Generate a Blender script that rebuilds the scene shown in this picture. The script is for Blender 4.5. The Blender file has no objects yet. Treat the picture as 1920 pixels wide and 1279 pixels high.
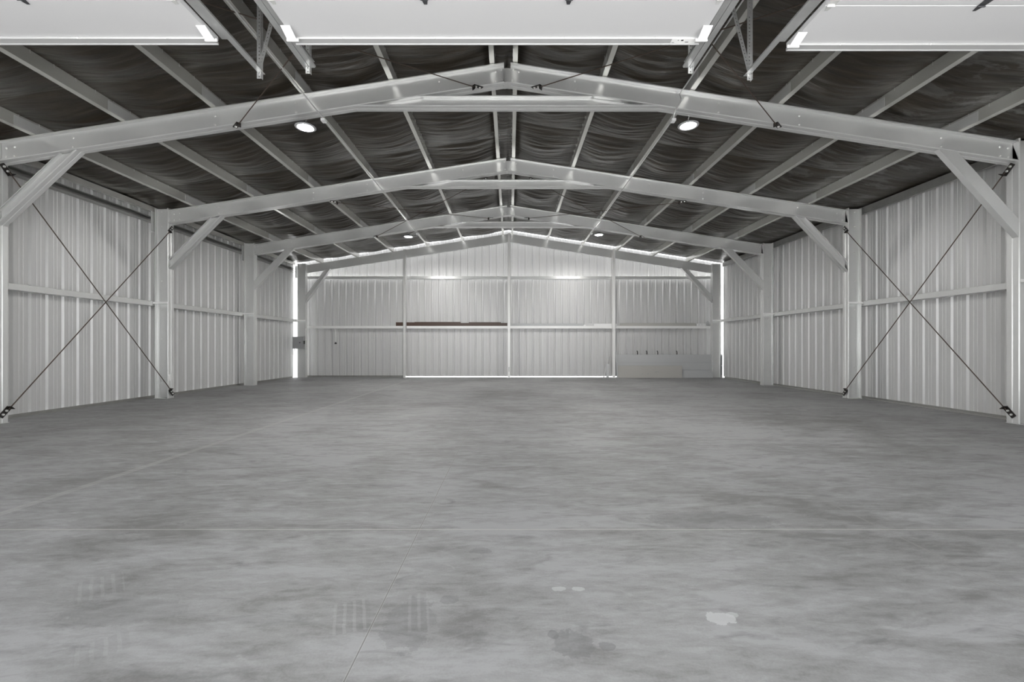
import bpy, bmesh, math, random
from mathutils import Vector, Matrix, noise

random.seed(7)
scene = bpy.context.scene
col = scene.collection

# ------------------------------------------------------------------ camera
cam_d = bpy.data.cameras.new('camera')
cam = bpy.data.objects.new('camera', cam_d)
col.objects.link(cam)
H = 1.33
cam.location = (0, 0, H)
cam.rotation_euler = (math.pi / 2, 0, 0)
cam_d.sensor_width = 36
cam_d.lens = 820 / 1920 * 36
cam_d.shift_x = 3.5 / 1920
cam_d.shift_y = 10.5 / 1920
cam_d.clip_start = 0.02
cam_d.clip_end = 300
scene.camera = cam

# ------------------------------------------------------------------ light
scene.view_settings.view_transform = 'Standard'
scene.view_settings.look = 'None'
scene.view_settings.gamma = 1
scene.view_settings.use_curve_mapping = False
scene.view_settings.exposure = 0.95
LAMP_STRENGTH = 620.0
w = bpy.data.worlds.new('overcast_sky')
scene.world = w
w.use_nodes = True
bg = w.node_tree.nodes['Background']
bg.inputs['Color'].default_value = (0.965, 0.98, 1.0, 1)
bg.inputs['Strength'].default_value = 1.8
sun_d = bpy.data.lights.new('sun', 'SUN')
sun = bpy.data.objects.new('sun', sun_d)
col.objects.link(sun)
sun_d.energy = 18.5
sun_d.angle = math.radians(2)
sun_d.color = (1, 0.995, 0.99)
sun.rotation_euler = Vector((0.02, 0.03, -1)).to_track_quat('-Z', 'Y').to_euler()
scene.cycles.max_bounces = 10
scene.cycles.diffuse_bounces = 6
scene.cycles.glossy_bounces = 4
scene.cycles.sample_clamp_indirect = 4
scene.cycles.blur_glossy = 1.0

# ------------------------------------------------------------------ measures
XC = -0.05
FY = [7.53, 11.285, 15.04, 18.795]
SL = 0.155
ZR0 = 6.18                       # rafter top at the ridge
RD = 0.35                        # rafter depth
XI, XO = 8.70, 9.05              # column inner / outer from XC
WL, WR, WB, WF = -9.32, 9.25, 19.10, -0.15


def zr(x):
    return ZR0 - SL * abs(x - XC)


# ------------------------------------------------------------------ materials
def new_mat(name):
    m = bpy.data.materials.new(name)
    m.use_nodes = True
    nt = m.node_tree
    return m, nt, nt.nodes['Principled BSDF']


def plain(name, c, rough=0.5, metal=0.0, emit=None, es=0):
    m, nt, b = new_mat(name)
    b.inputs['Base Color'].default_value = (*c, 1)
    b.inputs['Roughness'].default_value = rough
    b.inputs['Metallic'].default_value = metal
    if emit:
        b.inputs['Emission Color'].default_value = (*emit, 1)
        b.inputs['Emission Strength'].default_value = es
    return m


def N(nt, t, **kw):
    n = nt.nodes.new(t)
    for k, v in kw.items():
        setattr(n, k, v)
    return n


def ramp(nt, src, p0, c0, p1, c1):
    r = N(nt, 'ShaderNodeValToRGB')
    r.color_ramp.elements[0].position = p0
    r.color_ramp.elements[0].color = (*c0, 1)
    r.color_ramp.elements[1].position = p1
    r.color_ramp.elements[1].color = (*c1, 1)
    nt.links.new(src, r.inputs['Fac'])
    return r.outputs['Color']


def mapped(nt, scale, coord='Position'):
    if coord == 'Position':
        g = N(nt, 'ShaderNodeNewGeometry').outputs['Position']
    else:
        g = N(nt, 'ShaderNodeTexCoord').outputs[coord]
    mp = N(nt, 'ShaderNodeMapping')
    mp.inputs['Scale'].default_value = scale
    nt.links.new(g, mp.inputs['Vector'])
    return mp.outputs['Vector']


def noise_tex(nt, vec, scale, detail=4, rough=0.55, dist=0.0):
    n = N(nt, 'ShaderNodeTexNoise')
    n.inputs['Scale'].default_value = scale
    n.inputs['Detail'].default_value = detail
    n.inputs['Roughness'].default_value = rough
    n.inputs['Distortion'].default_value = dist
    nt.links.new(vec, n.inputs['Vector'])
    return n.outputs['Fac']


def galv(name, lo, hi, metal, r0, r1, sc=(1, 1, 1)):
    m, nt, b = new_mat(name)
    v = mapped(nt, sc)
    f = noise_tex(nt, v, 6, 5, 0.6)
    nt.links.new(ramp(nt, f, 0.35, lo, 0.65, hi), b.inputs['Base Color'])
    f2 = noise_tex(nt, v, 2.5, 3)
    mr = N(nt, 'ShaderNodeMapRange')
    mr.inputs['To Min'].default_value = r0
    mr.inputs['To Max'].default_value = r1
    nt.links.new(f2, mr.inputs['Value'])
    nt.links.new(mr.outputs['Result'], b.inputs['Roughness'])
    b.inputs['Metallic'].default_value = metal
    return m


M = {}
M['steel'] = galv('galvanised_steel', (0.73, 0.735, 0.725), (0.75, 0.755, 0.745), 0.44, 0.245, 0.265)
M['purlin'] = galv('purlin_steel', (0.74, 0.735, 0.70), (0.78, 0.775, 0.74), 0.62, 0.23, 0.26, (1, 0.25, 1))
M['panel'] = galv('wall_sheet', (0.63, 0.63, 0.63), (0.65, 0.65, 0.645), 0.25, 0.40, 0.43, (1, 1, 0.15))
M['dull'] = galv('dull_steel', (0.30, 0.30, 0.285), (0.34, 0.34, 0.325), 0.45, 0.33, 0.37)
M['track'] = galv('track_steel', (0.44, 0.445, 0.44), (0.50, 0.505, 0.50), 0.55, 0.27, 0.30)
M['bright'] = plain('bright_zinc', (0.88, 0.88, 0.87), 0.32, 0.12)
M['zinc'] = plain('zinc_bolt', (0.9, 0.9, 0.88), 0.25, 0.5)
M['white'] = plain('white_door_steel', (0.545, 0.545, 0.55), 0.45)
M['whitepart'] = plain('white_fitting', (0.86, 0.86, 0.86), 0.4)
M['black'] = plain('black_steel', (0.018, 0.015, 0.014), 0.5)
M['rod'] = plain('rusty_rod', (0.085, 0.063, 0.05), 0.55, 0.2)
M['brown'] = plain('brown_trim', (0.075, 0.042, 0.028), 0.35)
M['beige'] = plain('beige_board', (0.47, 0.46, 0.435), 0.6)
M['sheet'] = plain('pale_grey_sheet', (0.52, 0.53, 0.535), 0.45, 0.05)
M['box'] = plain('grey_enclosure', (0.36, 0.365, 0.37), 0.45)
M['dark'] = plain('dark_rubber', (0.02, 0.02, 0.02), 0.5)
M['strut'] = plain('door_strut', (0.52, 0.52, 0.52), 0.35, 0.3)
M['label'] = plain('paper_label', (0.85, 0.85, 0.84), 0.6)
M['lens'] = plain('lamp_lens', (0.9, 0.9, 0.9), 0.3, 0, (1.0, 0.985, 0.955), LAMP_STRENGTH)
M['lampring'] = plain('lamp_ring', (0.55, 0.55, 0.57), 0.3, 0.4)
M['lampdark'] = plain('lamp_housing', (0.06, 0.06, 0.065), 0.4, 0.3)


def floor_mat():
    m, nt, b = new_mat('concrete_floor')
    L = nt.links.new
    pos = N(nt, 'ShaderNodeNewGeometry').outputs['Position']
    sx = N(nt, 'ShaderNodeSeparateXYZ')
    L(pos, sx.inputs[0])

    def math_(op, a, b_=None, c=None):
        n = N(nt, 'ShaderNodeMath', operation=op)
        for i, q in enumerate((a, b_, c)):
            if q is None:
                continue
            if isinstance(q, (int, float)):
                n.inputs[i].default_value = q
            else:
                L(q, n.inputs[i])
        return n.outputs[0]

    def mix(fac, a, c):
        n = N(nt, 'ShaderNodeMix', data_type='RGBA')
        L(fac, n.inputs['Factor'])
        for q, k in ((a, 6), (c, 7)):
            if isinstance(q, tuple):
                n.inputs[k].default_value = (*q, 1)
            else:
                L(q, n.inputs[k])
        return n.outputs[2]

    rot = N(nt, 'ShaderNodeMapping')
    rot.inputs['Rotation'].default_value = (0, 0, math.radians(-28))
    rot.inputs['Scale'].default_value = (0.55, 1.7, 1)
    L(pos, rot.inputs['Vector'])
    big = noise_tex(nt, pos, 0.45, 5, 0.55, 0.3)
    mid = noise_tex(nt, rot.outputs[0], 2.6, 8, 0.62, 0.6)
    fine = noise_tex(nt, rot.outputs[0], 11, 9, 0.68, 0.3)
    grit = noise_tex(nt, pos, 90, 3, 0.6)
    s = math_('ADD', math_('MULTIPLY', big, 0.30), math_('MULTIPLY', mid, 0.38))
    s = math_('ADD', s, math_('MULTIPLY', fine, 0.24))
    s = math_('ADD', s, math_('MULTIPLY', grit, 0.08))
    c = ramp(nt, s, 0.41, (0.155, 0.153, 0.151), 0.55, (0.30, 0.302, 0.305))
    # darker mottled patches
    d1 = noise_tex(nt, rot.outputs[0], 4.2, 7, 0.62, 0.9)
    dm = N(nt, 'ShaderNodeMapRange')
    dm.inputs['From Min'].default_value = 0.57
    dm.inputs['From Max'].default_value = 0.72
    L(d1, dm.inputs['Value'])
    c = mix(math_('MULTIPLY', dm.outputs[0], 0.62), c, (0.115, 0.115, 0.117))
    lt = N(nt, 'ShaderNodeMapRange')
    lt.inputs['From Min'].default_value = 0.60
    lt.inputs['From Max'].default_value = 0.74
    L(noise_tex(nt, rot.outputs[0], 6.0, 7, 0.65, 1.2), lt.inputs['Value'])
    c = mix(math_('MULTIPLY', lt.outputs[0], 0.4), c, (0.40, 0.40, 0.40))
    # saw-cut joints
    wob = math_('MULTIPLY', math_('SUBTRACT', noise_tex(nt, pos, 1.2, 2), 0.5), 0.012)
    xw = math_('ADD', sx.outputs['X'], wob)
    yw = math_('ADD', sx.outputs['Y'], wob)
    for xj, dust in ((-7.43, .02), (-4.05, .045), (-.66, .007), (2.72, .008), (6.1, .015)):
        dd = math_('ABSOLUTE', math_('SUBTRACT', xw, xj))
        c = mix(math_('MULTIPLY', math_('LESS_THAN', dd, dust), 0.28), c, (0.42, 0.41, 0.40))
        c = mix(math_('MULTIPLY', math_('LESS_THAN', dd, 0.0025), 0.75 if dust < .03 else 0.2), c, (0.10, 0.095, 0.09))
    for yj in (3.18, 6.30, 9.45, 12.6, 15.75):
        dd = math_('ABSOLUTE', math_('SUBTRACT', yw, yj))
        c = mix(math_('MULTIPLY', math_('LESS_THAN', dd, 0.007), 0.6), c, (0.45, 0.43, 0.41))
    # pale filler spots and dark oil marks with ragged outlines
    rag = math_('MULTIPLY', math_('SUBTRACT', noise_tex(nt, pos, 11, 6, 0.7), 0.5), 3.6)

    def spot(x, y, rx, ry, amount, colr, src):
        a = math_('DIVIDE', math_('SUBTRACT', sx.outputs['X'], x), rx)
        e = math_('DIVIDE', math_('SUBTRACT', sx.outputs['Y'], y), ry)
        r = math_('ADD', math_('ADD', math_('MULTIPLY', a, a), math_('MULTIPLY', e, e)), rag)
        return mix(math_('MULTIPLY', math_('LESS_THAN', r, 1.0), amount), src, colr)
    for q in ((1.03, 2.14, .065, .055, .75), (1.10, 2.17, .028, .02, .5), (.265, 2.40, .04, .022, .6),
              (.375, 2.40, .04, .022, .6)):
        c = spot(*q, (0.44, 0.445, 0.45), c)
    for q in ((.28, 1.95, .09, .1, .35), (.43, 1.94, .035, .03, .45), (.20, 2.02, .025, .03, .45), (-.48, 2.1, .12, .2, .28),
              (1.55, 3.35, .5, .16, .3), (-.2, 2.85, .08, .04, .3), (-.32, 2.3, .05, .04, .35), (-1.95, 2.2, .3, .12, .2)):
        c = spot(*q, (0.115, 0.115, 0.12), c)
    # tyre prints: bars running with the room's depth inside small rectangles

    def tyre(x, y, wx, wy, src, k):
        q = math.hypot(x, y)
        dx, dy = x / q, y / q
        px_, py_ = math_('SUBTRACT', xw, x), math_('SUBTRACT', yw, y)
        ac = math_('SUBTRACT', math_('MULTIPLY', px_, dy), math_('MULTIPLY', py_, dx))
        al = math_('ADD', math_('MULTIPLY', px_, dx), math_('MULTIPLY', py_, dy))
        ac = math_('ADD', ac, math_('MULTIPLY', math_('SUBTRACT', fine, 0.5), 0.02))
        mm = math_('MULTIPLY', math_('LESS_THAN', math_('ABSOLUTE', ac), wx), math_('LESS_THAN', math_('ABSOLUTE', al), wy))
        st = math_('GREATER_THAN', math_('SINE', math_('MULTIPLY', ac, 140.0)), 0.5)
        soft = math_('MULTIPLY', mm, mid)
        src = mix(math_('MULTIPLY', soft, 0.30 * k), src, (0.13, 0.13, 0.13))
        return mix(math_('MULTIPLY', math_('MULTIPLY', math_('MULTIPLY', soft, st), fine), 0.9 * k), src, (0.40, 0.40, 0.40))
    c = tyre(-2.27, 2.42, .10, .14, c, .8)
    c = tyre(-.78, 2.16, .085, .13, c, 1)
    c = tyre(-.47, 2.2, .06, .16, c, .7)
    c = tyre(-1.8, 1.93, .09, .08, c, .8)
    L(c, b.inputs['Base Color'])
    rr = N(nt, 'ShaderNodeMapRange')
    rr.inputs['To Min'].default_value = 0.42
    rr.inputs['To Max'].default_value = 0.75
    L(mid, rr.inputs['Value'])
    L(rr.outputs[0], b.inputs['Roughness'])
    bp = N(nt, 'ShaderNodeBump')
    bp.inputs['Strength'].default_value = 0.12
    bp.inputs['Distance'].default_value = 0.01
    L(s, bp.inputs['Height'])
    L(bp.outputs[0], b.inputs['Normal'])
    return m


def film_mat():
    m, nt, b = new_mat('insulation_facing')
    L = nt.links.new
    v = mapped(nt, (0.55, 4.6, 1))
    n1 = noise_tex(nt, v, 2.0, 6, 0.55, 0.5)
    v2 = mapped(nt, (1, 1, 1))
    n2 = noise_tex(nt, v2, 0.9, 3)
    c = ramp(nt, n1, 0.3, (0.020, 0.017, 0.0125), 0.7, (0.062, 0.050, 0.037))
    # pale rubbed patches, mostly over the right-hand eave
    pn = noise_tex(nt, mapped(nt, (0.9, 2.2, 1)), 1.5, 7, 0.66, 0.15)
    sx = N(nt, 'ShaderNodeSeparateXYZ')
    L(v2, sx.inputs[0])
    gx = N(nt, 'ShaderNodeMapRange')
    gx.inputs['From Min'].default_value = 5.5
    gx.inputs['From Max'].default_value = 7.5
    L(sx.outputs['X'], gx.inputs['Value'])
    th = N(nt, 'ShaderNodeMapRange')
    th.inputs['From Min'].default_value = 0.52
    th.inputs['From Max'].default_value = 0.58
    L(pn, th.inputs['Value'])
    mu = N(nt, 'ShaderNodeMath', operation='MULTIPLY')
    L(gx.outputs[0], mu.inputs[0])
    L(th.outputs[0], mu.inputs[1])
    th2 = N(nt, 'ShaderNodeMapRange')
    th2.inputs['From Min'].default_value = 0.68
    th2.inputs['From Max'].default_value = 0.78
    th2.inputs['To Max'].default_value = 0.35
    L(pn, th2.inputs['Value'])
    mx = N(nt, 'ShaderNodeMath', operation='MAXIMUM')
    L(mu.outputs[0], mx.inputs[0])
    L(th2.outputs[0], mx.inputs[1])
    m2 = N(nt, 'ShaderNodeMath', operation='MULTIPLY')
    m2.inputs[1].default_value = 0.5
    L(mx.outputs[0], m2.inputs[0])
    mixn = N(nt, 'ShaderNodeMix', data_type='RGBA')
    L(m2.outputs[0], mixn.inputs['Factor'])
    L(c, mixn.inputs[6])
    mixn.inputs[7].default_value = (0.24, 0.24, 0.235, 1)
    L(mixn.outputs[2], b.inputs['Base Color'])
    b.inputs['Roughness'].default_value = 0.29
    b.inputs['Specular IOR Level'].default_value = 0.46
    bp = N(nt, 'ShaderNodeBump')
    bp.inputs['Strength'].default_value = 0.6
    bp.inputs['Distance'].default_value = 0.03
    L(n1, bp.inputs['Height'])
    L(bp.outputs[0], b.inputs['Normal'])
    return m


M['floor'] = floor_mat()
M['film'] = film_mat()


def ground_mat():
    m, nt, b = new_mat('outside_concrete')
    f = noise_tex(nt, mapped(nt, (1, 1, 1)), 0.8, 5)
    nt.links.new(ramp(nt, f, 0.3, (0.46, 0.46, 0.455), 0.7, (0.55, 0.55, 0.545)), b.inputs['Base Color'])
    b.inputs['Roughness'].default_value = 0.8
    return m


M['ground'] = ground_mat()

# ------------------------------------------------------------------ mesh helpers


def prism(bm, a, b):
    """closed tube between two 3-D outlines with the same number of points, capped"""
    va = [bm.verts.new(p) for p in a]
    vb = [bm.verts.new(p) for p in b]
    n = len(a)
    for i in range(n):
        j = (i + 1) % n
        bm.faces.new((va[i], va[j], vb[j], vb[i]))
    bm.faces.new(va[::-1])
    bm.faces.new(vb)


def box(bm, x0, x1, y0, y1, z0, z1):
    prism(bm, [(x0, y0, z0), (x1, y0, z0), (x1, y1, z0), (x0, y1, z0)],
          [(x0, y0, z1), (x1, y0, z1), (x1, y1, z1), (x0, y1, z1)])


def tube(bm, pts, r, n=8):
    pts = [Vector(p) for p in pts]
    rings = []
    up = None
    for i, p in enumerate(pts):
        d = (pts[min(i + 1, len(pts) - 1)] - pts[max(i - 1, 0)]).normalized()
        if up is None:
            up = d.orthogonal().normalized()
        up = (up - d * up.dot(d)).normalized()
        s = d.cross(up)
        rings.append([bm.verts.new(p + r * (math.cos(t) * up + math.sin(t) * s))
                      for t in (2 * math.pi * k / n for k in range(n))])
    for a, b in zip(rings, rings[1:]):
        for k in range(n):
            bm.faces.new((a[k], a[(k + 1) % n], b[(k + 1) % n], b[k]))
    bm.faces.new(rings[0][::-1])
    bm.faces.new(rings[-1])


def lathe(bm, prof, n=40):
    rings = []
    for r, z in prof:
        if r < 1e-6:
            rings.append([bm.verts.new((0, 0, z))])
        else:
            rings.append([bm.verts.new((r * math.cos(2 * math.pi * k / n), r * math.sin(2 * math.pi * k / n), z)) for k in range(n)])
    for a, b in zip(rings, rings[1:]):
        for k in range(n):
            q = (k + 1) % n
            if len(a) == 1 and len(b) == 1:
                continue
            if len(a) == 1:
                bm.faces.new((a[0], b[q], b[k]))
            elif len(b) == 1:
                bm.faces.new((a[k], a[q], b[0]))
            else:
                bm.faces.new((a[k], a[q], b[q], b[k]))


def obj(name, bm, mat, parent=None, smooth=False, loc=None):
    bmesh.ops.recalc_face_normals(bm, faces=bm.faces)
    me = bpy.data.meshes.new(name)
    bm.to_mesh(me)
    bm.free()
    me.materials.append(M[mat])
    if smooth:
        for p in me.polygons:
            p.use_smooth = True
    o = bpy.data.objects.new(name, me)
    col.objects.link(o)
    if loc:
        o.location = loc
    if parent:
        o.parent = parent
    return o


def BM():
    return bmesh.new()


def empty(name, loc=(0, 0, 0)):
    o = bpy.data.objects.new(name, None)
    o.empty_display_size = 0.2
    col.objects.link(o)
    o.location = loc
    return o


def tag(o, label, cat, group=None):
    o['label'] = label
    o['category'] = cat
    if group:
        o['group'] = group
    return o


def struct(o):
    o['kind'] = 'structure'
    return o


def local(o, parent):
    """parent keeping world coordinates (parents are only ever translated)"""
    o.parent = parent
    o.matrix_parent_inverse = Matrix.Translation(parent.location).inverted()
    return o


def double_c(d, b=0.10, lip=0.024, t=0.004, c=0.011):
    """two lipped channels back to back: outline (w, v), v from 0 to d"""
    half = [(c, 0), (b - c, 0), (b, c), (b, lip), (b - t, lip), (b - t, t + .001), (t, t + .001),
            (t, d - t - .001), (b - t, d - t - .001), (b - t, d - lip), (b, d - lip), (b, d - c), (b - c, d), (c, d)]
    left = [(-x, v) for x, v in half[::-1]]
    return [(0, c)] + half + [(0, d - c)] + left


def single_c(d, b=0.10, lip=0.024, t=0.004):
    """one lipped channel: web at w=0, flanges towards +w"""
    return [(0, 0), (b, 0), (b, lip), (b - t, lip), (b - t, t), (t, t), (t, d - t), (b - t, d - t), (b - t, d - lip), (b, d - lip), (b, d), (0, d)]


# ------------------------------------------------------------------ bolts (copied)
bb = BM()
lathe(bb, [(0, -0.016), (0.009, -0.016), (0.009, -0.010), (0.020, -0.010), (0.020, 0), (0, 0)], 6)
bmesh.ops.rotate(bb, verts=bb.verts, matrix=Matrix.Rotation(-math.pi / 2, 3, 'X'), cent=(0, 0, 0))
BOLT_Y = obj('bolt', bb, 'zinc')           # head towards -Y
col.objects.unlink(BOLT_Y)
bb = BM()
lathe(bb, [(0, -0.016), (0.009, -0.016), (0.009, -0.010), (0.019, -0.010), (0.019, 0), (0, 0)], 6)
bmesh.ops.rotate(bb, verts=bb.verts, matrix=Matrix.Rotation(math.pi / 2, 3, 'Y'), cent=(0, 0, 0))
BOLT_X = obj('bolt', bb, 'zinc')           # head towards -X
col.objects.unlink(BOLT_X)


def bolt(p, parent, src=None, rz=0):
    o = (src or BOLT_Y).copy()
    col.objects.link(o)
    o.location = Vector(p) - parent.location
    o.rotation_euler.z = rz
    o.parent = parent
    return o


# ------------------------------------------------------------------ structure: floor and ground
bm = BM()
box(bm, WL - .02, WR + .02, -0.35, WB + .02, -0.15, 0)
struct(obj('floor', bm, 'floor'))
bm = BM()
box(bm, -60, 60, -60, 80, -0.35, -0.17)
struct(obj('ground', bm, 'ground'))

# ------------------------------------------------------------------ structure: ribbed wall sheets
RP = 0.314


def rib_profile(u0, u1, phase):
    pts = []
    pat = [(0.0, 0), (.055, 0), (.063, .005), (.078, .005), (.086, 0), (.128, 0), (.136, .005), (.151, .005), (.159, 0),
           (.205, 0), (.232, .034), (.268, .034), (.295, 0)]
    k = math.floor((u0 - phase) / RP) - 1
    while phase + k * RP < u1 + RP:
        for du, d in pat:
            u = phase + k * RP + du
            if u0 <= u <= u1:
                pts.append((u, d))
        k += 1
    return [(u0, pts[0][1])] + pts + [(u1, pts[-1][1])]


def wall_sheet(name, prof, place, z0, ztop):
    bm = BM()
    lo = [bm.verts.new(place(u, d, z0)) for u, d in prof]
    hi = [bm.verts.new(place(u, d, ztop(u))) for u, d in prof]
    for i in range(len(prof) - 1):
        bm.faces.new((lo[i], lo[i + 1], hi[i + 1], hi[i]))
    o = obj(name, bm, 'panel')
    md = o.modifiers.new('thickness', 'SOLIDIFY')
    md.thickness = 0.002
    md.offset = 0
    return struct(o)


wall_sheet('wall_left', rib_profile(WF, 18.87, 8.478 - .26), lambda u, d, z: (WL - d, u, z), 0.055, lambda u: 4.97)
wall_sheet('wall_right', rib_profile(WF, 18.96, 8.52 - .26), lambda u, d, z: (WR + d, u, z), 0.03, lambda u: 4.97)
wall_sheet('wall_back', rib_profile(-9.375, 9.275, 0.12), lambda u, d, z: (u, WB + d, z), 0.036, lambda u: zr(u) + (.228 if u < XC - 4.4 else .218 if u < XC else .21))

DOORS = [(-6.20, -2.61, 3.91), (-1.914, 1.686, 3.91), (2.52, 6.12, 3.99)]
bm = BM()
xs = [WL]
for a, b, y in DOORS:
    xs += [a - .02, b + .02]
xs.append(WR)
for i in range(0, len(xs), 2):
    box(bm, xs[i], xs[i + 1], WF - .05, WF, 0, 3.75)
prism(bm, [(WL, WF - .05, 3.75), (WR, WF - .05, 3.75), (WR, WF - .05, 4.95), (XC, WF - .05, 6.4), (WL, WF - .05, 4.95)],
      [(WL, WF, 3.75), (WR, WF, 3.75), (WR, WF, 4.95), (XC, WF, 6.4), (WL, WF, 4.95)])
struct(obj('wall_front', bm, 'panel'))

# base angles along the wall feet, with added outer strips that block light leaks
bm = BM()
box(bm, WL - .045, WL - .036, 0, 18.76, 0.001, .075)  # added strip behind the ribs, keeps outside light from leaking in below
prism(bm, [(WL + .002, 0, 0.001), (WL + .05, 0, 0.001), (WL + .05, 0, .006), (WL + .006, 0, .006), (WL + .006, 0, .06), (WL + .002, 0, .06)],
      [(WL + .002, 18.75, 0.001), (WL + .05, 18.75, 0.001), (WL + .05, 18.75, .006), (WL + .006, 18.75, .006), (WL + .006, 18.75, .06), (WL + .002, 18.75, .06)])
struct(obj('baseboard_left', bm, 'dull'))
bm = BM()
box(bm, WR + .036, WR + .045, 0, 18.86, .001, .06)  # added light-blocking strip outside the right wall ribs
pr = [(WR - .002, .001), (WR - .27, .001), (WR - .27, .008), (WR - .006, .008), (WR - .006, .04), (WR - .002, .04)]
prism(bm, [(x, 0, z) for x, z in pr], [(x, 18.85, z) for x, z in pr])
struct(obj('baseboard_right', bm, 'dull'))
bm = BM()
box(bm, -9.3, -4.6, WB + .036, WB + .045, .001, .075)  # strip added behind the back sheet to shut out light at the rib ends
pr = [(WB - .002, .001), (WB - .05, .001), (WB - .05, .006), (WB - .006, .006), (WB - .006, .07), (WB - .002, .07)]
prism(bm, [(-9.3, y, z) for y, z in pr], [(-4.6, y, z) for y, z in pr])
struct(obj('baseboard_back', bm, 'dull'))

# ------------------------------------------------------------------ purlin lines
PL = [-8.07, -6.54, -5.01, -3.49, -1.99, -0.27]
PRt = [0.05, 1.57, 3.06, 4.56, 6.09, 7.61]
PD = 0.20


def make_ceiling():
    lines = [WL] + PL + PRt + [WR]
    nx = 14
    ny = 620
    y0, y1 = WF, 18.98
    bm = BM()
    xs_, us, gi = [], [], []
    for g in range(len(lines) - 1):
        for k in range(nx + (1 if g == len(lines) - 2 else 0)):
            u = k / nx
            xs_.append(lines[g] + (lines[g + 1] - lines[g]) * u)
            us.append(u)
            gi.append(g)
    rows = []
    for j in range(ny + 1):
        y = y0 + (y1 - y0) * j / ny
        row = []
        for x, u, g in zip(xs_, us, gi):
            half = (0.25 if g == 6 else 0.6 if g in (0, len(lines) - 2) else 1.0) * min(1.0, max(0.0, (18.98 - y) / 0.7)) ** .5
            side = 1 if x > XC else -1
            seam0 = 0.55 if side > 0 else 1.25
            q = ((y - seam0 + 0.12 * noise.noise((x * .35, y * .2, side * 9.0))) / 1.83) % 1.0
            roll = math.sin(math.pi * q) ** 0.55
            skew = math.sin(math.pi * (q ** 1.3)) ** 0.8
            s = math.sin(math.pi * u) ** 1.15 if 0 < u < 1 else 0.0
            amp = 0.035 + 0.125 * (0.35 * roll + 0.65 * skew) + 0.035 * noise.noise((g * 3.1, y * 0.55, 4.0))
            z = zr(x) + PD + 0.004 - half * s * amp
            wr = noise.noise((x * 0.75 + g * 2.0, y * 6.5 + 0.8 * noise.noise((x, y, 1.0)), 2.0))
            wr2 = noise.noise((x * 1.6, y * 15.0 + x * 1.5 * side, 7.0))
            z += half * s * (0.016 * (1 - abs(wr) * 2) + 0.007 * wr2)
            row.append(bm.verts.new((x, y, z)))
        rows.append(row)
    for a, b in zip(rows, rows[1:]):
        for k in range(len(a) - 1):
            bm.faces.new((a[k], a[k + 1], b[k + 1], b[k]))
    struct(obj('ceiling', bm, 'film', smooth=True))
    bm = BM()
    pts = [(WL - .05, zr(WL) + .24), (XC, ZR0 + .24), (WR + .05, zr(WR) + .24), (WR + .05, zr(WR) + .26), (XC, ZR0 + .26), (WL - .05, zr(WL) + .26)]
    prism(bm, [(x, WF - .1, z) for x, z in pts], [(x, 18.99, z) for x, z in pts])
    struct(obj('roof', bm, 'panel'))


make_ceiling()

# ------------------------------------------------------------------ purlins
ordw = ['second', 'third', 'fourth', 'fifth']


def purlin(web, out, label):
    bm = BM()
    d, b, t = PD - .004, .078, .003
    zed = [(0, 0), (b, 0), (b, .02), (b - t, .02), (b - t, t), (t, t), (t, d - t), (b, d - t), (b, d), (0, d)]
    pr = [(web + out * a, zr(web + out * a) + .002 + v) for a, v in zed]
    prism(bm, [(x, WF + .05, z) for x, z in pr], [(x, 18.93, z) for x, z in pr])
    root = tag(obj('roof_purlin', bm, 'purlin'), label, 'purlin', 'roof purlins running to the back wall')
    bm = BM()
    y = 4.0 + (web % .3)
    while y < 18.8:
        x = web - out * .013
        tube(bm, [(x, y, zr(x) + d + .001), (x + .002, y + .003, zr(x) + d - .052)], .0028, 5)
        y += .314
    sc = obj('screw_tips', bm, 'zinc', root)
    sc['kind'] = 'stuff'
    for yf in FY[:3]:
        bm = BM()
        ya, yb = yf - .42, yf + .42
        x1_, x2_ = web - out * .0005, web - out * .004
        q = [(x1_, .006), (x2_, .006), (x2_, d - .03), (x1_, d - .03)]
        prism(bm, [(x, ya, zr(x) + .002 + v) for x, v in q], [(x, yb, zr(x) + .002 + v) for x, v in q])
        obj('lap_plate', bm, 'steel', root)
    return root


for i, x in enumerate(PL):
    k = 5 - i
    lab = ('galvanised ridge purlin on the left slope beside the narrow ridge strip' if k == 0 else
           'galvanised roof purlin on the left slope, lowest one before the eave' if k == 5 else
           f'galvanised roof purlin on the left slope, {ordw[k - 1]} counted down from the ridge')
    purlin(x, -1, lab)
for i, x in enumerate(PRt):
    lab = ('galvanised ridge purlin on the right slope beside the narrow ridge strip' if i == 0 else
           'galvanised roof purlin on the right slope, lowest one before the eave' if i == 5 else
           f'galvanised roof purlin on the right slope, {ordw[i - 1]} counted down from the ridge')
    purlin(x, 1, lab)

# eave struts along the top of the side walls
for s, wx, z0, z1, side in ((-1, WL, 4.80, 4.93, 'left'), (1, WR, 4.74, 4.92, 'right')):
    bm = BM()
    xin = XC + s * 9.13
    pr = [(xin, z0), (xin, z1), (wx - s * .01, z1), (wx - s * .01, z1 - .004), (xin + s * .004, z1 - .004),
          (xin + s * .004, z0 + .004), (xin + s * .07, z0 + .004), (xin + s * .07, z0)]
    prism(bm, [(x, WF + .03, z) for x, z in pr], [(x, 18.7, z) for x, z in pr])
    tag(obj('eave_strut', bm, 'dull' if s > 0 else 'purlin'), f'long galvanised eave strut along the top of the {side} wall under the dark insulation', 'eave strut')

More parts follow.
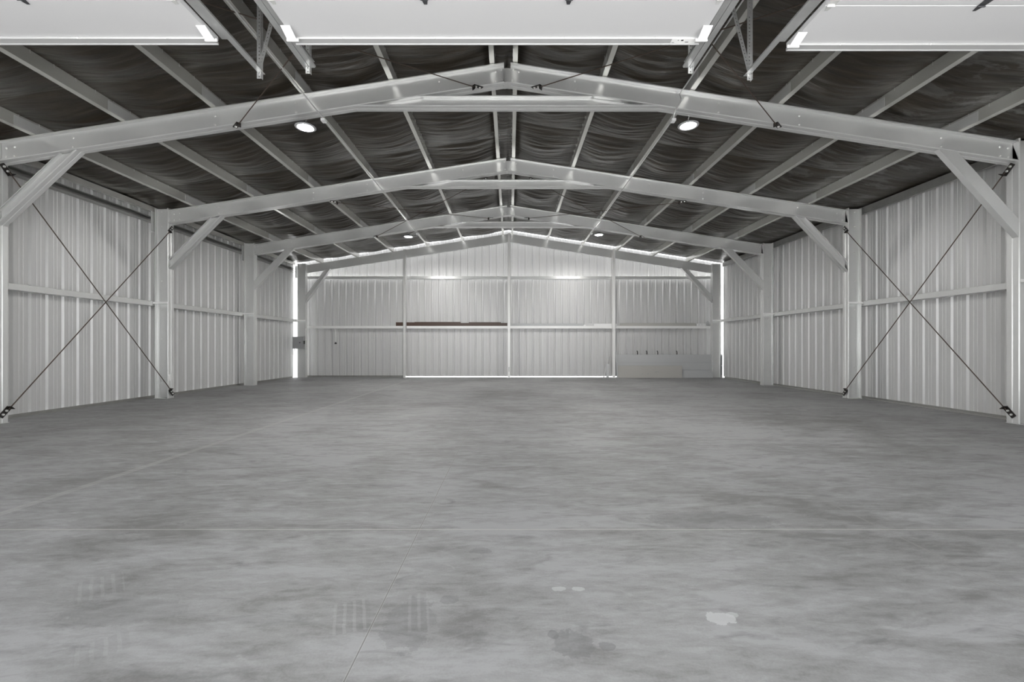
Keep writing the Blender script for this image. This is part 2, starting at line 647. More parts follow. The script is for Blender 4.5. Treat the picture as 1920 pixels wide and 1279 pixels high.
# ------------------------------------------------------------------ columns
rank = ['nearest', 'second', 'third', 'rearmost']
BOLTZ = [.40, .78, 1.53, 2.28, 3.02, 3.75, 4.43, 4.80]
for s, side in ((-1, 'left'), (1, 'right')):
    for f, yf in enumerate(FY):
        xi, xo = XC + s * XI, XC + s * XO
        root = empty('steel_column', ((xi + xo) / 2, yf, 0))
        where = {0: 'nearest the camera at the edge of the picture', 1: 'second from the doors', 2: 'third from the doors',
                 3: 'in the corner against the back wall'}[f]
        tag(root, f'galvanised double-channel wall column on the {side} side, {where}', 'column', f'columns along the {side} wall')
        bm = BM()
        ztop = zr(xi) + 0.045
        pr = double_c(XO - XI)
        A = [(xi + s * v, yf + wv, 0.012) for wv, v in pr]
        B = [(xi + s * v, yf + wv, ztop) for wv, v in pr]
        prism(bm, A, B)
        local(obj('shaft', bm, 'steel'), root)
        bm = BM()
        x0, x1 = sorted((xi + s * .01, xo + s * .02))
        box(bm, x0, x1, yf - .12, yf + .12, 0.0, 0.012)
        local(obj('base_plate', bm, 'steel'), root)
        for z in BOLTZ:
            for dx in (.055, .24):
                bolt((xi + s * dx, yf - .004, z), root)
        if f < 3:
            bm = BM()
            xg = XC + s * 9.16
            x0, x1 = sorted((xi + s * .005, xg))
            box(bm, x0, x1, yf - .112, yf - .101, 2.425, 2.475)
            local(obj('girt_strap', bm, 'bright'), root)
        else:
            bm = BM()
            x0, x1 = sorted((xi + s * .005, XC + s * 9.16))
            box(bm, x0, x1, yf - .112, yf - .101, 2.425, 2.475)
            local(obj('girt_strap', bm, 'bright'), root)
        if f == 0:
            bm = BM()
            box(bm, *sorted((xi + s * .005, XC + s * 9.14)), yf + .101, yf + .108, 2.38, 2.46)
            local(obj('girt_strap', bm, 'steel'), root)
        if f == 1 and s < 0:
            bm = BM()
            box(bm, xi + .0005, xi + .003, yf - .085, yf - .02, .45, .62)
            local(obj('sticker', bm, 'label'), root)

# ------------------------------------------------------------------ side-wall girts
bayw = ['first bay from the doors', 'middle bay', 'rear bay by the back wall']
for s, side, wx in ((-1, 'left', WL), (1, 'right', WR)):
    for bay in range(3):
        ya, yb = FY[bay] + .01, FY[bay + 1] - .01
        bm = BM()
        xin = XC + s * 9.075
        pr = [(xin, 2.375), (wx - s * .004, 2.375), (wx - s * .004, 2.379), (xin + s * .004, 2.379), (xin + s * .004, 2.486),
              (xin + s * .022, 2.486), (xin + s * .022, 2.49), (xin, 2.49)]
        prism(bm, [(x, ya, z) for x, z in pr], [(x, yb, z) for x, z in pr])
        tag(obj('wall_girt', bm, 'steel'), f'galvanised mid-height girt on the {side} wall in the {bayw[bay]}', 'girt', f'mid-height girts on the {side} wall')
for bay in range(3):
    ya, yb = FY[bay] + .01, FY[bay + 1] - .01
    root = empty('wall_girt', (-9.2, ya, 4.53))
    tag(root, f'dark-looking high girt just under the left eave in the {bayw[bay]}', 'girt', 'high girts under the left eave')
    bm = BM()
    xin = XC - 9.085
    xw = WL + .004
    pr = [(xin, 4.525), (xw, 4.525), (xw, 4.645), (xin, 4.645), (xin, 4.627), (xin - .003, 4.627), (xin - .003, 4.641), (xw + .004, 4.641), (xw + .004, 4.529), (xin - .003, 4.529), (xin - .003, 4.543), (xin, 4.543)]
    prism(bm, [(x, ya, z) for x, z in pr], [(x, yb, z) for x, z in pr])
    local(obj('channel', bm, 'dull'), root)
    bm = BM()
    pr = [(xin + .01, yb - .16), (xin + .01, yb - .01), (xin - .09, yb - .01), (xin - .09, yb - .016), (xin + .004, yb - .016), (xin + .004, yb - .16)]
    prism(bm, [(x, y, 4.27) for x, y in pr], [(x, y, 4.78) for x, y in pr])
    local(obj('end_clip', bm, 'steel'), root)

# ------------------------------------------------------------------ rafters
for f, yf in enumerate(FY):
    for s, side in ((-1, 'left'), (1, 'right')):
        root = empty('roof_rafter', (XC + s * XI, yf, 4.5))
        tag(root, f'galvanised rafter on the {side} slope of the {rank[f]} portal frame' + (' against the back wall' if f == 3 else ''), 'rafter', f'rafters of the {rank[f]} frame')
        bm = BM()
        xa, xb = XC + s * (XI - .003), XC + s * (.055 if f < 3 else .002)
        if f < 3:
            pr = double_c(RD)
            A = [(xa, yf + wv, zr(xa) - RD + v) for wv, v in pr]
            B = [(xb, yf + wv, zr(xb) - RD + v) for wv, v in pr]
        else:
            pr = single_c(RD, .09)
            A = [(xa, yf + .012 + wv, zr(xa) - RD + v) for wv, v in pr]
            B = [(xb, yf + .012 + wv, zr(xb) - RD + v) for wv, v in pr]
        prism(bm, A, B)
        local(obj('beam', bm, 'steel'), root)
        yb_ = yf - .004 if f < 3 else yf + .012
        for dx in (1.17, 3.64, 5.03, 7.47, 8.48, 8.62):
            for dz in (.10, .252):
                x = XC + s * dx
                if f == 3 and dx > 8.4 and s == 1 and dz > .2:
                    pass
                bolt((x, yb_, zr(x) - dz), root)
        if f < 3:
            for dx, dz in ((.20, .09), (.20, .262), (.10, .07), (.085, .258)):
                x = XC + s * dx
                bolt((x, yf - .010, zr(x) - dz), root)
        if s < 0 and f < 3:
            bm = BM()
            out = []
            for x in (-.23, -.06, 0, .06, .23):
                out.append((XC + x, zr(XC + x) - RD + .004))
            for x, dz in ((.23, .03), (.12, .03), (.06, .055), (0, .06), (-.06, .055), (-.12, .03), (-.23, .03)):
                out.append((XC + x, zr(XC + x) - dz))
            prism(bm, [(x, yf - .010, z) for x, z in out], [(x, yf - .0042, z) for x, z in out])
            fl = [(-.0545, 0), (0, 0), (.0545, 0), (.0545, .005), (0, .005), (-.0545, .005)]
            fl = [(XC + x, zr(XC + x) - RD + z) for x, z in fl]
            prism(bm, [(x, yf - .0995, z) for x, z in fl], [(x, yf + .0995, z) for x, z in fl])
            local(obj('apex_plate', bm, 'steel'), root)

    # collar tie under the ridge
    if f < 3:
        bm = BM()
        d, zb = 0.185, 5.424
        A, B = [], []
        for wv, v in double_c(d):
            hx = (ZR0 - RD - .003 - (zb + v)) / SL
            A.append((XC - hx, yf + wv, zb + v))
            B.append((XC + hx, yf + wv, zb + v))
        prism(bm, A, B)
        tag(obj('collar_tie', bm, 'steel'), f'horizontal galvanised collar tie under the ridge of the {rank[f]} portal frame', 'collar tie', 'collar ties under the ridge')

    # knee braces
    for s, side in ((-1, 'left'), (1, 'right')):
        zc = {(-1, 0): 3.53, (1, 0): 3.34, (-1, 1): 3.45, (1, 1): 3.38, (-1, 2): 3.42, (1, 2): 3.42, (-1, 3): 3.34, (1, 3): 3.34}[(s, f)]
        kind = {(-1, 0): 'd', (1, 0): 's', (-1, 1): 'd', (1, 1): 'd', (-1, 2): 's', (1, 2): 's', (-1, 3): 'd', (1, 3): 'd'}[(s, f)]
        P = Vector((XC + s * XI, zc))
        Q = Vector((XC + s * (7.75 if (s, f) == (-1, 3) else 7.53), 4.63))
        dvec = (Q - P).normalized()
        nvec = Vector((-dvec.y, dvec.x))
        if nvec.y < 0:
            nvec = -nvec
        d = 0.18 if kind == 'd' else 0.20
        pr = double_c(d, .085) if kind == 'd' else [(wv - .099, v) for wv, v in single_c(d, .099)]
        yo = yf - (0.06 if f == 3 else 0)
        A, B = [], []
        for wv, v in pr:
            p = P + nvec * (v - d / 2)
            t0 = ((XC + s * (XI - .004)) - p.x) / dvec.x
            a = p + dvec * t0
            # z = ZR0-RD-.004 - SL*s*(x-XC)
            t1 = (ZR0 - RD - .004 - SL * s * (p.x - XC) - p.y) / (dvec.y + SL * s * dvec.x)
            b = p + dvec * t1
            A.append((a.x, yo + wv, a.y))
            B.append((b.x, yo + wv, b.y))
        bm = BM()
        prism(bm, A, B)
        tag(obj('knee_brace', bm, 'steel'), f'diagonal galvanised knee brace between column and rafter, {side} side of the {rank[f]} frame', 'knee brace', 'knee braces at the eaves')

# frame over the doors (outside the picture): carries the front rods
bm = BM()
for s in (-1, 1):
    pr = double_c(RD)
    xa, xb = XC + s * XI, XC
    prism(bm, [(xa, 3.775 + wv, zr(xa) - RD + v) for wv, v in pr], [(xb, 3.775 + wv, zr(xb) - RD + v) for wv, v in pr])
    pr = double_c(XO - XI)
    prism(bm, [(xa + s * (v + .003), 3.775 + wv, 0.0) for wv, v in pr], [(xa + s * (v + .003), 3.775 + wv, zr(xa)) for wv, v in pr])
struct(obj('trim_1', bm, 'steel'))

# ------------------------------------------------------------------ back wall posts and girts
for x, lab, wside in ((-4.50, 'galvanised back wall post left of the centre, beside the brown trim lengths', 1),
                      (-0.05, 'galvanised back wall post under the ridge', 1),
                      (4.42, 'galvanised back wall post beside the leaning pale panels on the right', -1)):
    root = empty('wall_post', (x, 18.72, 0))
    tag(root, lab, 'post', 'back wall posts')
    bm = BM()
    pr = single_c(.19, .105, .02)
    ztop = min(zr(x - .06), zr(x + .06)) - .01
    prism(bm, [(x + wside * (.0525 - a), 18.605 + v, 0.004) for a, v in pr], [(x + wside * (.0525 - a), 18.605 + v, ztop) for a, v in pr])
    local(obj('shaft', bm, 'bright' if x > -1 else 'steel'), root)
    bm = BM()
    box(bm, x - .07, x + .07, 18.56, 18.80, 0, .004)
    local(obj('base_plate', bm, 'steel'), root)
    if abs(x) < 1:
        bm = BM()
        box(bm, x - .018, x + .02, 18.6035, 18.6048, .26, .46)
        local(obj('sticker', bm, 'sheet'), root)
segs = [(-9.0, -4.52, 'left end bay, beside the electrical box'), (-4.48, -.07, 'bay left of the ridge post'),
        (-.03, 4.40, 'bay right of the ridge post'), (4.44, 8.92, 'right end bay')]
for zb, zt, lev in ((4.262, 4.372, 'high'), (2.115, 2.225, 'low')):
    for a, b, nm in segs:
        bm = BM()
        yi = 18.91
        if lev == 'high':
            pr = [(yi, zb), (WB - .004, zb), (WB - .004, zb + .004), (yi + .004, zb + .004), (yi + .004, zt - .004), (yi + .022, zt - .004), (yi + .022, zt), (yi, zt)]
        else:
            pr = [(yi, zb), (yi + .022, zb), (yi + .022, zb + .004), (yi + .004, zb + .004), (yi + .004, zt - .004), (WB - .004, zt - .004), (WB - .004, zt), (yi, zt)]
        prism(bm, [(a, y, z) for y, z in pr], [(b, y, z) for y, z in pr])
        tag(obj('wall_girt', bm, 'steel' if lev == 'high' else 'bright'), f'galvanised {lev} girt across the back wall in the {nm}', 'girt', f'{lev} girts on the back wall')

# ------------------------------------------------------------------ bracing rods


def rod(a, b, n, label, group, bl=.20, bw=.085, rad=.0095):
    """rod between two bolted lug plates; the plates lie against a face with normal n"""
    a, b, n = Vector(a), Vector(b), Vector(n).normalized()
    d = (b - a).normalized()
    root = empty('bracing_rod', a)
    tag(root, label, 'rod', group)
    off = n * 0.03
    bm = BM()
    tube(bm, [a + d * (bl * .75) + off, b - d * (bl * .75) + off], rad)
    local(obj('rod', bm, 'rod'), root)
    for p, dd in ((a, d), (b, -d)):
        nn = (n - dd * n.dot(dd)).normalized()
        sd = dd.cross(nn).normalized()
        bm = BM()
        # angle lug: plate on the face and a leg standing off it
        o = p + n * .002
        prof = [(-bw / 2, 0), (bw / 2, 0), (bw / 2, .008), (-bw / 2, .008)]
        prism(bm, [o + sd * u + nn * v for u, v in prof], [o + dd * bl + sd * u + nn * v for u, v in prof])
        e = o + dd * bl
        prism(bm, [e + sd * u + nn * v for u, v in ((-bw / 2, .0), (bw / 2, .0), (bw / 2, .075), (-bw / 2, .075))],
              [e - dd * .008 + sd * u + nn * v for u, v in ((-bw / 2, .0), (bw / 2, .0), (bw / 2, .075), (-bw / 2, .075))])
        lug = local(obj('lug', bm, 'black'), root)
        for t in (.05, .13):
            bo = BM()
            lathe(bo, [(0, .018), (.017, .018), (.02, .008), (.02, 0), (0, 0)], 8)
            rot = nn.to_track_quat('Z', 'Y').to_matrix()
            c = o + dd * t + nn * .008
            bmesh.ops.rotate(bo, verts=bo.verts, matrix=rot, cent=(0, 0, 0))
            bmesh.ops.translate(bo, verts=bo.verts, vec=c)
            q = obj('bolt', bo, 'zinc')
            q.parent = lug
    return root


for s, side in ((-1, 'left'), (1, 'right')):
    x = XC + s * (XI - .002)
    n = (-s, 0, 0)
    rod((x, 7.50, .12), (x, 11.33, 4.42), n, f'dark cross-bracing rod on the {side} wall rising away towards the second column', f'crossed rods on the {side} wall')
    x -= s * .02
    rod((x, 7.50, 4.47), (x, 11.33, .08), n, f'dark cross-bracing rod on the {side} wall falling away towards the second column foot', f'crossed rods on the {side} wall')


def zb(x):
    return zr(x) - RD - .003


for s, side in ((-1, 'left'), (1, 'right')):
    for ya, yb, nm in ((7.53, 3.775, 'over the doors'), (15.04, 11.285, 'between second and third frames')):
        dy = -1 if yb < ya else 1
        xa, xb = XC + s * (.43 if ya < 10 else .55), XC + s * (4.66 if ya < 10 else 4.62)
        dn = -.10 if ya < 10 else -.02
        rod((xa, ya - .05 * 1, zb(xa)), (xb, yb + .05, zb(xb) + (dn if ya < 10 else 0)), (0, 0, -1), f'thin roof rod {nm}, {side} slope, far end near the ridge', 'roof bracing rods', .19, .07, .008)
        rod((xb, ya - .05, zb(xb) - .022), (xa, yb + .05, zb(xa) - .022), (0, 0, -1), f'thin roof rod {nm}, {side} slope, far end low on the rafter', 'roof bracing rods', .19, .07, .008)

# ------------------------------------------------------------------ conduits
for s, side, pts in ((-1, 'left', [(-3.18, 3.9, 5.218), (-3.18, 7.5, 5.218), (-3.18, 11.2, 5.218), (-3.18, 15.02, 5.218)]),
                     (1, 'right', [(2.93, 3.9, 5.69), (2.93, 7.2, 5.69), (2.925, 7.34, 5.685), (2.905, 7.385, 5.66), (2.87, 7.40, 5.60), (2.90, 7.40, 5.53),
                                   (2.88, 7.40, 5.47), (2.80, 7.41, 5.34), (2.785, 7.45, 5.235), (2.78, 7.52, 5.218), (2.78, 11.2, 5.218), (2.78, 15.02, 5.218)])):
    root = empty('conduit', pts[0])
    tag(root, f'thin grey electrical conduit crossing under the rafters on the {side} slope', 'conduit')
    bm = BM()
    tube(bm, pts, .012)
    local(obj('pipe', bm, 'steel', smooth=True), root)
    for y in (7.47, 14.98):
        bm = BM()
        x = pts[-1][0]
        box(bm, x - .034, x + .034, y - .06, y + .04, 5.165, 5.2055)
        local(obj('junction_box', bm, 'whitepart'), root)

# ------------------------------------------------------------------ high bay lamps


def lamp(x, y, z, xbox, label):
    root = empty('high_bay_lamp', (x, y, z))
    tag(root, label, 'lamp', 'round high bay lamps')
    bm = BM()
    lathe(bm, [(0, .075), (.05, .075), (.06, .06), (.06, .035), (.11, .03), (.15, .022), (.168, .012), (.17, .004), (0.155, .004), (0, .006)])
    obj('housing', bm, 'lampdark', root, smooth=False)
    bm = BM()
    lathe(bm, [(.119, .0035), (.119, -.005), (.130, -.012), (.150, -.013), (.168, -.009), (.174, .0), (.172, .0035), (.119, .0035)])
    obj('ring', bm, 'lampring', root, smooth=True)
    bm = BM()
    lathe(bm, [(0, -.010), (.06, -.010), (.10, -.008), (.117, -.003), (.117, .003), (0, .003)])
    obj('lens', bm, 'lens', root, smooth=False)
    bm = BM()
    lathe(bm, [(0, -.016), (.013, -.016), (.017, -.0105), (0, -.0105)], 16)
    obj('centre_cap', bm, 'lampring', root)
    top = zr(x) - RD - z
    bm = BM()
    tube(bm, [(0, 0, .07), (0, 0, top - .06), (.012, 0, top - .04), (.014, 0, top - .02), (0, 0, top - .004)], .004, 6)
    obj('hook', bm, 'zinc', root)
    bm = BM()
    dx = xbox - x
    pts = []
    for k in range(26):
        t = k / 25
        loop = math.sin(t * math.pi)
        pts.append((dx * t + .035 * loop * math.cos(t * 19), -.06 * t + .035 * loop * math.sin(t * 19) + .02, .07 + (5.162 - z - .07) * t ** 2 - .03 * loop))
    tube(bm, pts, .005, 6)
    obj('cord', bm, 'dark', root, smooth=True)


lamp(-3.55, 7.585, 5.135, -3.18, 'lit round high bay lamp under the nearest rafter on the left slope')
lamp(3.09, 7.585, 5.165, 2.78, 'lit round high bay lamp under the nearest rafter on the right slope')
lamp(-3.51, 15.09, 5.125, -3.18, 'lit round high bay lamp far back under the third rafter, left slope')
lamp(3.06, 15.09, 5.19, 2.78, 'lit round high bay lamp far back under the third rafter, right slope')

# ------------------------------------------------------------------ overhead doors (raised)
DZ = 4.055
for i, (xa, xb, yend) in enumerate(DOORS):
    root = struct(empty(f'door_{i + 1}', ((xa + xb) / 2, yend, DZ)))
    n = 7
    sec = 0.50 if i == 2 else 0.488
    for k in range(n):
        y1_ = yend - k * sec
        y0_ = y1_ - sec + .003
        if y0_ < .02:
            break
        bm = BM()
        c = .006
        pr = [(y0_, DZ + c), (y0_ + c, DZ), (y1_ - c, DZ), (y1_, DZ + c), (y1_, DZ + .045), (y0_, DZ + .045)]
        prism(bm, [(xa, y, z) for y, z in pr], [(xb, y, z) for y, z in pr])
        local(obj('door_section', bm, 'white'), root)
        if k:
            m = 4
            for h in range(m + 1):
                hx = xa + .04 + (xb - xa - .08) * h / m if h in (0, m) else xa + .04 + (xb - xa - .08) * (h * .345 - .17 * (h - 1) + .0) / 1.0
            for hx in (xa + .04, xa + (xb - xa) * .345, xa + (xb - xa) * .66, xb - .04):
                bm = BM()
                yy = y1_ + .0015
                pr2 = [(hx - .035, yy - .07), (hx + .035, yy - .07), (hx + .03, yy - .015), (hx + .012, yy + .055), (hx - .012, yy + .055), (hx - .03, yy - .015)]
                prism(bm, [(x, y, DZ - .004) for x, y in pr2], [(x, y, DZ - .001) for x, y in pr2])
                tube(bm, [(hx - .03, yy, DZ - .009), (hx + .03, yy, DZ - .009)], .006, 8)
                local(obj('hinge', bm, 'lampdark' if xa + .1 < hx < xb - .1 else 'zinc'), root)
    # stiffening strut along the leading edge
    bm = BM()
    ys = yend
    pr = [(ys + .004, DZ - .002), (ys - .070, DZ - .002), (ys - .070, DZ - .012), (ys - .066, DZ - .018), (ys - .006, DZ - .018), (ys + .0, DZ - .024), (ys + .008, DZ - .024), (ys + .008, DZ - .002)]
    prism(bm, [(xa, y, z) for y, z in pr], [(xb, y, z) for y, z in pr])
    strut = local(obj('strut', bm, 'strut'), root)
    for x in (xa + .45, xa + 1.25, xa + 2.4, xb - .4):
        bo = BM()
        lathe(bo, [(0, -.008), (.007, -.008), (.011, 0), (0, 0)], 8)
        bmesh.ops.translate(bo, verts=bo.verts, vec=(x, ys - .068, DZ - .014))
        q = obj('screw', bo, 'zinc')
        q.parent = strut
    if i == 1:
        bm = BM()
        box(bm, xb - .26, xb - .045, ys - .064, ys - .008, DZ - .0195, DZ - .0183)
        st = local(obj('label_sticker', bm, 'label'), root)
        for (x0, x1, y0_, y1_) in ((xb - .175, xb - .155, -.055, -.04), (xb - .205, xb - .197, -.052, -.044), (xb - .25, xb - .228, -.022, -.017),
                                   (xb - .135, xb - .105, -.03, -.022)):
            bm = BM()
            box(bm, x0, x1, ys + y0_, ys + y1_, DZ - .0202, DZ - .0196)
            q = obj('print_mark', bm, 'dark')
            q.parent = st
    # top roller brackets at the two corners
    for x, sg in ((xa, -1), (xb, 1)):
        bm = BM()
        x0, x1 = sorted((x - sg * .05, x + sg * .03))
        prism(bm, [(x0, ys - .21, DZ - .012), (x1, ys - .21, DZ - .012), (x1, ys - .21, DZ - .006), (x0, ys - .21, DZ - .006)],
              [(x0, ys - .085, DZ - .05), (x1, ys - .085, DZ - .05), (x1, ys - .085, DZ - .044), (x0, ys - .085, DZ - .044)])
        box(bm, x0 - .012, x1 + .012, ys - .085, ys - .073, DZ - .05, DZ - .028)
        local(obj('roller_bracket', bm, 'whitepart'), root)


# door tracks with perforated hangers


def perforated(bm, a, b, wdir, width=.042, pitch=.036):
    """perforated strip from a to b, one face wide"""
    a, b, wdir = Vector(a), Vector(b), Vector(wdir).normalized()
    L = (b - a).length
    d = (b - a) / L
    n = int(L / pitch)
    p = L / n
    hw, hl = .010, .011
    rows = []
    cols = [-width / 2, -hw / 2, hw / 2, width / 2]
    tt = [0]
    for k in range(n):
        tt += [k * p + p / 2 - hl / 2, k * p + p / 2 + hl / 2]
    tt.append(L)
    for t in tt:
        rows.append([bm.verts.new(a + d * t + wdir * c) for c in cols])
    for j in range(len(rows) - 1):
        for c in range(3):
            if c == 1 and j % 2 == 1:
                continue
            bm.faces.new((rows[j][c], rows[j][c + 1], rows[j + 1][c + 1], rows[j + 1][c]))


TR = [(-2.53, 4.42, -1, 1, 'right-hand edge of the left raised door'), (-1.98, 4.34, 1, -1, 'left-hand edge of the middle raised door'),
      (1.765, 4.34, -1, 1, 'right-hand edge of the middle raised door'), (2.43, 4.45, 1, -1, 'left-hand edge of the right raised door')]
for x, ye, sin_, sdiag, nm in TR:
    root = empty('overhead_door_track', (x, ye, 4.08))
    tag(root, f'galvanised overhead track along the {nm}', 'door track', 'overhead door tracks')
    zt = 4.08
    bm = BM()
    o_ = -sin_
    pr = [(x, zt), (x + o_ * .055, zt), (x + o_ * .055, zt + .004), (x + o_ * .004, zt + .004), (x + o_ * .004, zt + .075), (x, zt + .075)]
    prism(bm, [(a, .15, z) for a, z in pr], [(a, ye, z) for a, z in pr])
    local(obj('angle_rail', bm, 'track'), root)
    bm = BM()
    pr = [(0.002, .0), (.052, .0), (.060, .010), (.060, .02), (.057, .02), (.055, .011), (.050, .004), (.006, .004), (.006, .055), (.05, .055), (.05, .059), (.002, .059)]
    pr = [(x + sin_ * a, zt + .005 + v) for a, v in pr]
    ycut = ye - .48
    prism(bm, [(a, .15, z) for a, z in pr], [(a, ye - (.02 if abs(x) < 2.1 else .5), z) for a, z in pr])
    local(obj('roller_channel', bm, 'track'), root)
    bm = BM()
    xh = x - sin_ * .012
    perforated(bm, (xh, ye - .03, zt - .06), (xh, ye - .03, 5.66), (1, 0, 0), .046)
    bm2 = BM()
    h = obj('hanger', bm, 'track')
    md = h.modifiers.new('thickness', 'SOLIDIFY')
    md.thickness = .003
    local(h, root)
    bm2.free()
    bm = BM()
    perforated(bm, (xh + .022, ye - .03, zt - .06), (xh + .022, ye - .03, 5.66), (0, 1, 0), .044)
    h = obj('hanger', bm, 'track')
    md = h.modifiers.new('thickness', 'SOLIDIFY')
    md.thickness = .003
    local(h, root)
    bm = BM()
    perforated(bm, (xh + sdiag * .012, ye - .055, zt + .0), (xh + sdiag * .40, ye - .055, 5.6), (1, 0, 0), .04)
    h = obj('diagonal_hanger', bm, 'track')
    md = h.modifiers.new('thickness', 'SOLIDIFY')
    md.thickness = .003
    local(h, root)
for s in (-1, 1):
    bm = BM()
    xa, xb = sorted((XC + s * 1.75, XC + s * 3.62))
    pr = [(4.33, -.05), (4.38, -.05), (4.38, -.046), (4.334, -.046), (4.334, -.004), (4.33, -.004)]
    prism(bm, [(xa, y, zr(xa) + z) for y, z in pr], [(xb, y, zr(xb) + z) for y, z in pr])
    struct(obj('trim_2' if s < 0 else 'trim_3', bm, 'steel'))

# ------------------------------------------------------------------ things by the back wall
# electrical box on the corner column
root = empty('electrical_box', (-9.0, 18.69, 1.22))
tag(root, 'grey electrical box on the left corner column at the back', 'electrical box')
bm = BM()
box(bm, -9.24, -8.77, 18.55, 18.69, 1.24, 1.75)
ob = local(obj('enclosure', bm, 'box'), root)
md = ob.modifiers.new('bevel', 'BEVEL')
md.width = .008
bm = BM()
box(bm, -9.20, -8.80, 18.538, 18.549, 1.27, 1.72)
local(obj('cover', bm, 'box'), root)
bm = BM()
box(bm, -8.94, -8.89, 18.526, 18.537, 1.48, 1.515)
local(obj('latch', bm, 'dark'), root)
bm = BM()
box(bm, -8.769, -8.735, 18.57, 18.63, 1.44, 1.58)
local(obj('switch_handle', bm, 'dark'), root)
bm = BM()
tube(bm, [(-8.72, 18.66, 1.6), (-8.72, 18.66, 2.1)], .012)
tube_o = local(obj('conduit_riser', bm, 'whitepart'), root)
bm = BM()
tube(bm, [(-9.18, 18.62, 1.24), (-9.18, 18.62, 1.15), (-9.10, 18.62, 1.14)], .014)
local(obj('conduit_stub', bm, 'dark'), root)

# hanging cord
root = empty('hanging_cord', (-7.53, 18.89, 2.1))
tag(root, 'short white cord hanging below the low girt on the back wall left bay', 'cord')
bm = BM()
tube(bm, [(-7.58, 18.90, 2.112), (-7.56, 18.885, 2.06), (-7.53, 18.885, 2.0), (-7.53, 18.885, 1.52)], .023)
local(obj('lead', bm, 'label', smooth=True), root)
bm = BM()
lathe(bm, [(0, 0), (.045, 0), (.045, .05), (.025, .08), (0, .08)], 12)
bmesh.ops.translate(bm, verts=bm.verts, vec=(-7.535, 18.885, 1.44))
local(obj('plug', bm, 'dark'), root)

# trim lengths lying on the low girt (top at z=2.225)
GT = 2.226


def length(name, x0, x1, y0, y1, z0, z1, mat, label, cat, group=None, legs=True, t=.006):
    bm = BM()
    pr = [(y0, z0), (y1, z0), (y1, z0 + t), (y0 + t, z0 + t), (y0 + t, z1), (y0, z1)] if legs else [(y0, z0), (y1, z0), (y1, z1), (y0, z1)]
    prism(bm, [(x0, y, z) for y, z in pr], [(x1, y, z) for y, z in pr])
    return tag(obj(name, bm, mat), label, cat, group)


g = 'brown trim lengths on the low back girt'
length('trim_length', -4.94, -3.9, 18.915, 18.955, GT, GT + .155, 'brown', 'short brown metal trim end showing left of the left back post', 'metal trim', g)
length('trim_length', -4.36, -.12, 18.96, 19.0, GT, GT + .13, 'brown', 'long brown metal trim lying lowest on the back girt beside the ridge post', 'metal trim', g)
length('trim_length', -3.80, -.35, 18.895, 18.925, GT + .0, GT + .10, 'brown', 'front brown metal trim with a worn shine on the low back girt', 'metal trim', g)
length('trim_length', -4.15, -2.15, 19.01, 19.04, GT, GT + .175, 'brown', 'brown metal trim standing highest at the left of the brown pile', 'metal trim', g)
length('trim_length', -1.80, -.40, 19.045, 19.07, GT, GT + .165, 'brown', 'shorter brown metal trim standing up at the right of the brown pile', 'metal trim', g)
length('trim_length', .06, 3.17, 18.925, 18.985, GT, GT + .11, 'sheet', 'long grey metal trim on the low girt right of the ridge post', 'metal trim')
length('trim_length', 3.22, 4.1, 19.0, 19.05, GT, GT + .12, 'panel', 'short dull grey metal trim lying behind the white carton on the girt', 'metal trim')
length('carton', 3.62, 4.62, 18.92, 18.99, GT, GT + .095, 'whitepart', 'white narrow carton on the low girt behind the right back post', 'carton', legs=False)
length('clip_piece', 3.18, 3.27, 18.93, 18.98, GT, GT + .05, 'whitepart', 'small white clip at the end of the grey trim on the girt', 'clip', legs=False)
length('timber_board', 4.75, 8.05, 18.93, 19.0, GT, GT + .125, 'beige', 'long beige board lying on the low girt in the right end bay', 'board', legs=False)
root = empty('cable_box', (8.2, 18.93, GT))
tag(root, 'small white printed box at the end of the beige board', 'box')
bm = BM()
box(bm, 8.07, 8.45, 18.92, 19.0, GT, GT + .10)
local(obj('body', bm, 'whitepart'), root)
for x0, x1 in ((8.14, 8.21), (8.27, 8.33), (8.38, 8.41)):
    bm = BM()
    box(bm, x0, x1, 18.9185, 18.9198, GT + .04, GT + .055)
    local(obj('print_mark', bm, 'box'), root)
bm = BM()
pts = []
for k in range(90):
    t = k / 89
    pts.append((8.52 + .26 * t + .035 * math.cos(t * 44), 18.95 + .025 * math.sin(t * 31), GT + .012 + (.06 + .05 * math.sin(t * 9)) * (1 + math.sin(t * 44)) * .9))
tube(bm, pts, .008, 6)
tag(obj('wire_coil', bm, 'box', smooth=True), 'tangle of grey wire on the girt next to the right corner column', 'wire')

# leaning pale panels in the right end bay


def leaning(name, x0, x1, ybot, ytop, hgt, t, mat, label, cat, ribs=()):
    root = empty(name, ((x0 + x1) / 2, ybot, 0))
    tag(root, label, cat)
    bm = BM()
    zs = [0.0]
    for r in ribs:
        zs += [r - .009, r + .009]
    zs.append(hgt)
    front = []
    for k, z in enumerate(zs):
        front.append((z, 0.0))
    prof = []
    for k, z in enumerate(zs):
        prof.append((0.0, z))
        if k % 2 == 1 and k < len(zs) - 1:
            prof += [(.02, z), (.02, zs[k + 1])]
    prof += [(t, hgt), (t, 0.0)]
    sl = (ytop - ybot) / hgt
    prism(bm, [(x0, ybot + a + sl * z, z) for a, z in prof], [(x1, ybot + a + sl * z, z) for a, z in prof])
    local(obj('sheet', bm, mat), root)
    return root


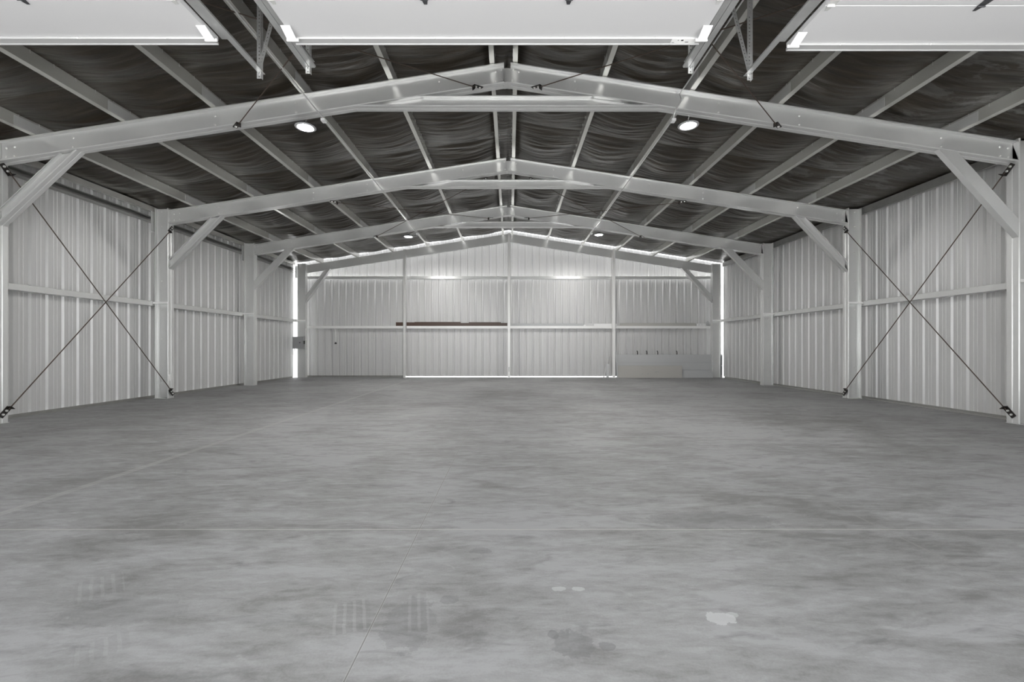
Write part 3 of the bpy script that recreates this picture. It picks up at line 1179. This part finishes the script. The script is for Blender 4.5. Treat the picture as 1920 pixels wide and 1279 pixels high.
leaning('door_panel', 4.56, 8.66, 18.67, 18.82, .985, .05, 'sheet', 'wide pale grey ribbed panel leaning on edge in the right rear bay', 'panel', (.335, .66))
r_ = leaning('board_offcut', 4.56, 7.33, 18.60, 18.655, .52, .018, 'beige', 'beige scuffed board leaning in front of the wide pale panel', 'board')
for x, z, wd in ((6.25, .24, .10), (5.63, .16, .02), (5.87, .17, .03)):
    bm = BM()
    yy = 18.60 + .055 / .52 * z
    box(bm, x - wd, x + wd, yy - .004, yy - .001, z, z + .02)
    local(obj('scuff', bm, 'box'), r_)
g = 'dark hooks along the top of the leaning panel'
for x, nm in ((5.49, 'leftmost'), (5.89, 'second from left'), (6.36, 'third from left'), (7.19, 'rightmost')):
    bm = BM()
    tube(bm, [(x, 18.845, .988), (x, 18.845, 1.09), (x - .012, 18.84, 1.13), (x - .035, 18.835, 1.14)], .019, 8)
    tag(obj('hook_bracket', bm, 'black', smooth=True), f'dark hook standing on the leaning pale panel, {nm} of the four', 'hook', g)

# scraps leaning by the right post and corner


def strip(x0, x1, y0, y1, z1, wd, mat, name, label, cat):
    bm = BM()
    d = Vector((x1 - x0, y1 - y0, z1)).normalized()
    pr = [(-wd / 2, 0), (wd / 2, 0), (wd / 2, .02), (-wd / 2, .02)]
    prism(bm, [(x0 + a, y0 + b, 0) for a, b in pr], [(x1 + a, y1 + b, z1) for a, b in pr])
    return tag(obj(name, bm, mat), label, cat)


strip(4.03, 4.30, 18.84, 18.95, 1.02, .05, 'panel', 'metal_offcut', 'thin slanting metal offcut left of the right back post', 'offcut')
strip(4.17, 4.20, 18.70, 18.86, .58, .12, 'sheet', 'metal_offcut', 'short pale metal offcut standing by the foot of the right back post', 'offcut')
strip(4.54, 4.50, 18.50, 18.57, 1.18, .05, 'sheet', 'metal_offcut', 'tall narrow grey offcut leaning right of the right back post', 'offcut')
root = empty('channel_offcut', (9.17, 18.98, 0))
tag(root, 'grey channel offcut standing in the right rear corner behind the column', 'offcut')
bm = BM()
pr = [(0, 0), (.14, 0), (.14, .05), (.134, .05), (.134, .006), (.006, .006), (.006, .05), (0, .05)]
prism(bm, [(9.05 + a, 18.92 + b, 0.009) for a, b in pr], [(9.05 + a, 18.92 + b, .98) for a, b in pr])
local(obj('channel', bm, 'box'), root)
for z in (.48, .93, .03):
    bm = BM()
    box(bm, 9.13, 9.17, 18.90, 18.919, z, z + .06)
    local(obj('clip', bm, 'bright'), root)
